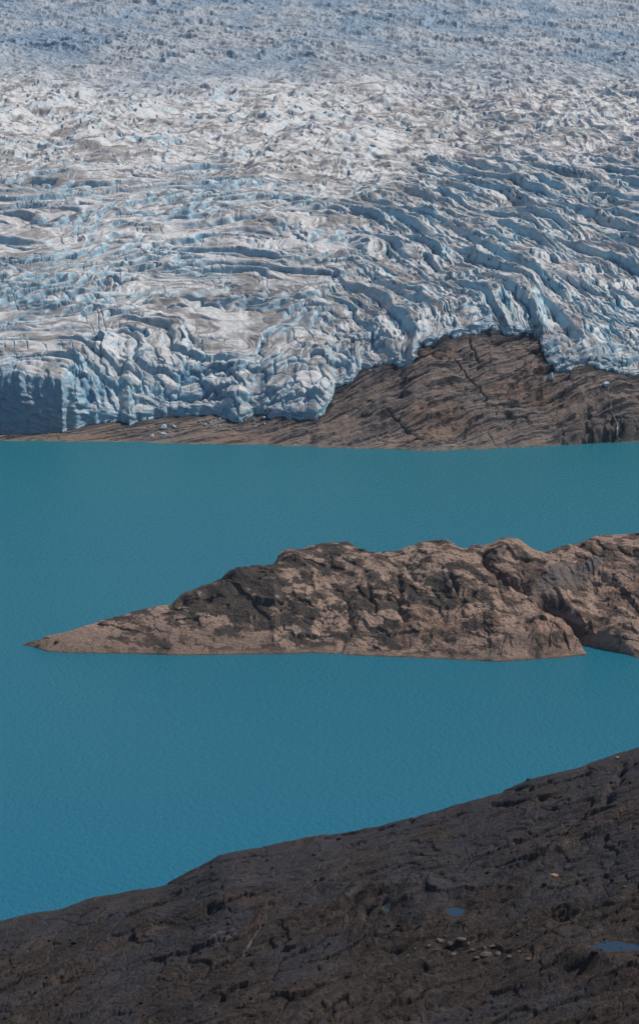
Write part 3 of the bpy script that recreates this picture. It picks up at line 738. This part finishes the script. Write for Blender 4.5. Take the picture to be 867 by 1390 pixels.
# fallen ice in front of the glacier
for px, row, w, lab in [(222, 578, 19, 'largest pale blue ice block on the rock shelf below the left glacier front'), (206, 590, 13, 'flat ice block nearest the water below the left glacier front'),
                        (222, 587, 12, 'ice block just below the largest one on the left rock shelf'), (236, 577, 12, 'long low ice piece right of the largest block on the left shelf'),
                        (331, 562, 22, 'rounded pale ice block leaning at the foot of the glacier, left of centre'), (231, 592, 7, 'small ice lump nearest the shore under the largest ice block'),
                        (534, 487, 26, 'pale ice slab fallen at the top left of the brown rock slope'), (482, 502, 14, 'small ice slab on the rock beneath the glacier front, centre'),
                        (748, 512, 17, 'ice chunk under the left corner of the right ice lobe'), (822, 522, 13, 'ice chunk at the head of the meltwater stream'),
                        ]:
    put(F_bed, px, row, w, 'ice', lab, 'ice block', name='ice_block', sc=(1, .8, .45 if 'slab' in lab or 'flat' in lab or 'low' in lab or 'remnant' in lab else .9))
for k in range(26):
    cx, cy, rx, ry = random.choice([(285, 572, 22, 5), (228, 588, 16, 5), (490, 508, 18, 8), (560, 484, 24, 4), (345, 570, 14, 5)])
    put(F_bed, cx + random.uniform(-rx, rx), cy + random.uniform(-ry, ry), random.uniform(3, 7), 'ice', 'small lump of broken ice on the bedrock below the glacier', 'ice lump', 'broken ice below the glacier', name='ice_lump')
# tiny pale specks on the lake surface
for k in range(46):
    px = random.uniform(10, 860); row = random.uniform(625, 1150)
    if row > float(top_f(px)) - 12 or (px > 30 and float(top_row(px)) - 6 < row < float(bot_row(px)) + 8): continue
    y0 = H / float(tandep(row)); x0 = y0 * float(s_of(px, row))
    o = bpy.data.objects.new('pale_speck', random.choice(kinds['ice'])); r = random.uniform(.22, .42)
    o.location = (x0, y0, -.1); o.scale = (r * 1.3, r, r * .7); C.objects.link(o)
    o['label'] = 'tiny pale speck on the turquoise lake'; o['category'] = 'ice fragment'; o['group'] = 'pale specks on the lake'

# thin meltwater stream down the right of the bedrock
m = terrain_mat('falling_meltwater', .3, .5, (.5, 1), .4, .3, tint=(.26, .25, .24))
pts = [(824, 520), (826, 532), (830, 544), (829, 556), (835, 566), (839, 578), (838, 588), (842, 598)]
P = []
for (a, b_), (c, d) in zip(pts[:-1], pts[1:]):
    for k in range(5): P.append(F_bed.at(mix(a, c, k / 5), mix(b_, d, k / 5)))
vs = []; fs = []
for k, p in enumerate(P):
    w = .25 + .4 * abs(mnoise.noise(Vector((k * .4, 3, 0)))) + k * .015
    for dx, dz in ((-w, .15), (0, .75), (w, .15)): vs.append((p.x + dx, p.y - .6, p.z + dz))
    if k:
        a = (k - 1) * 3
        fs += [(a, a + 1, a + 4, a + 3), (a + 1, a + 2, a + 5, a + 4)]
me = bpy.data.meshes.new('meltwater_stream'); me.from_pydata(vs, [], fs); me.materials.append(m)
o = bpy.data.objects.new('meltwater_stream', me); C.objects.link(o); o['kind'] = 'structure'

# ------------------------------------------------------------------ air
HAZE = 0.000012
if HAZE > 0:
    m = bpy.data.materials.new('thin_air'); m.use_nodes = True; nt = m.node_tree; nt.nodes.clear()
    out = nt.nodes.new('ShaderNodeOutputMaterial'); v = nt.nodes.new('ShaderNodeVolumePrincipled')
    v.inputs['Color'].default_value = (.62, .78, 1.0, 1); v.inputs['Density'].default_value = HAZE; v.inputs['Anisotropy'].default_value = 0.0
    nt.links.new(v.outputs[0], out.inputs['Volume'])
    x0, x1, y0, y1, z0, z1 = -9100, 9100, -1600, 16100, -60, 640
    me = bpy.data.meshes.new('haze')
    me.from_pydata([(x0, y0, z0), (x1, y0, z0), (x1, y1, z0), (x0, y1, z0), (x0, y0, z1), (x1, y0, z1), (x1, y1, z1), (x0, y1, z1)], [],
                   [(0, 3, 2, 1), (4, 5, 6, 7), (0, 1, 5, 4), (1, 2, 6, 5), (2, 3, 7, 6), (3, 0, 4, 7)])
    me.materials.append(m)
    o = bpy.data.objects.new('haze', me); C.objects.link(o); o['kind'] = 'stuff'

# ------------------------------------------------------------------ light, sky, camera
SUN_EL, SUN_AZ = math.radians(48), math.radians(56)      # azimuth measured from +Y (away from camera) towards +X
sun = bpy.data.lights.new('sun', 'SUN'); sun.energy = 3.6; sun.angle = math.radians(.53); sun.color = (1, .95, .88)
so = bpy.data.objects.new('sun', sun); C.objects.link(so)
dirv = Vector((math.sin(SUN_AZ) * math.cos(SUN_EL), math.cos(SUN_AZ) * math.cos(SUN_EL), math.sin(SUN_EL)))
so.rotation_euler = dirv.to_track_quat('Z', 'Y').to_euler(); so.location = (0, 0, 900)
w = bpy.data.worlds.new('World'); bpy.context.scene.world = w; w.use_nodes = True
nt = w.node_tree; bg = nt.nodes['Background']
sky = nt.nodes.new('ShaderNodeTexSky'); sky.sky_type = 'NISHITA'; sky.sun_disc = False
sky.sun_elevation = SUN_EL; sky.sun_rotation = SUN_AZ
sky.altitude = 600
nt.links.new(sky.outputs[0], bg.inputs[0]); bg.inputs[1].default_value = .08

cam = bpy.data.cameras.new('camera'); co = bpy.data.objects.new('camera', cam); C.objects.link(co)
cam.sensor_fit = 'HORIZONTAL'; cam.sensor_width = 36; cam.lens = 36 * FP / 867
cam.clip_start = 1; cam.clip_end = 60000
co.location = (0, 0, H); co.rotation_euler = (math.pi / 2 - PITCH, 0, 0)
sc_ = bpy.context.scene; sc_.camera = co
sc_.view_settings.view_transform = 'Standard'; sc_.view_settings.look = 'None'; sc_.view_settings.gamma = 1; sc_.view_settings.exposure = 0.02
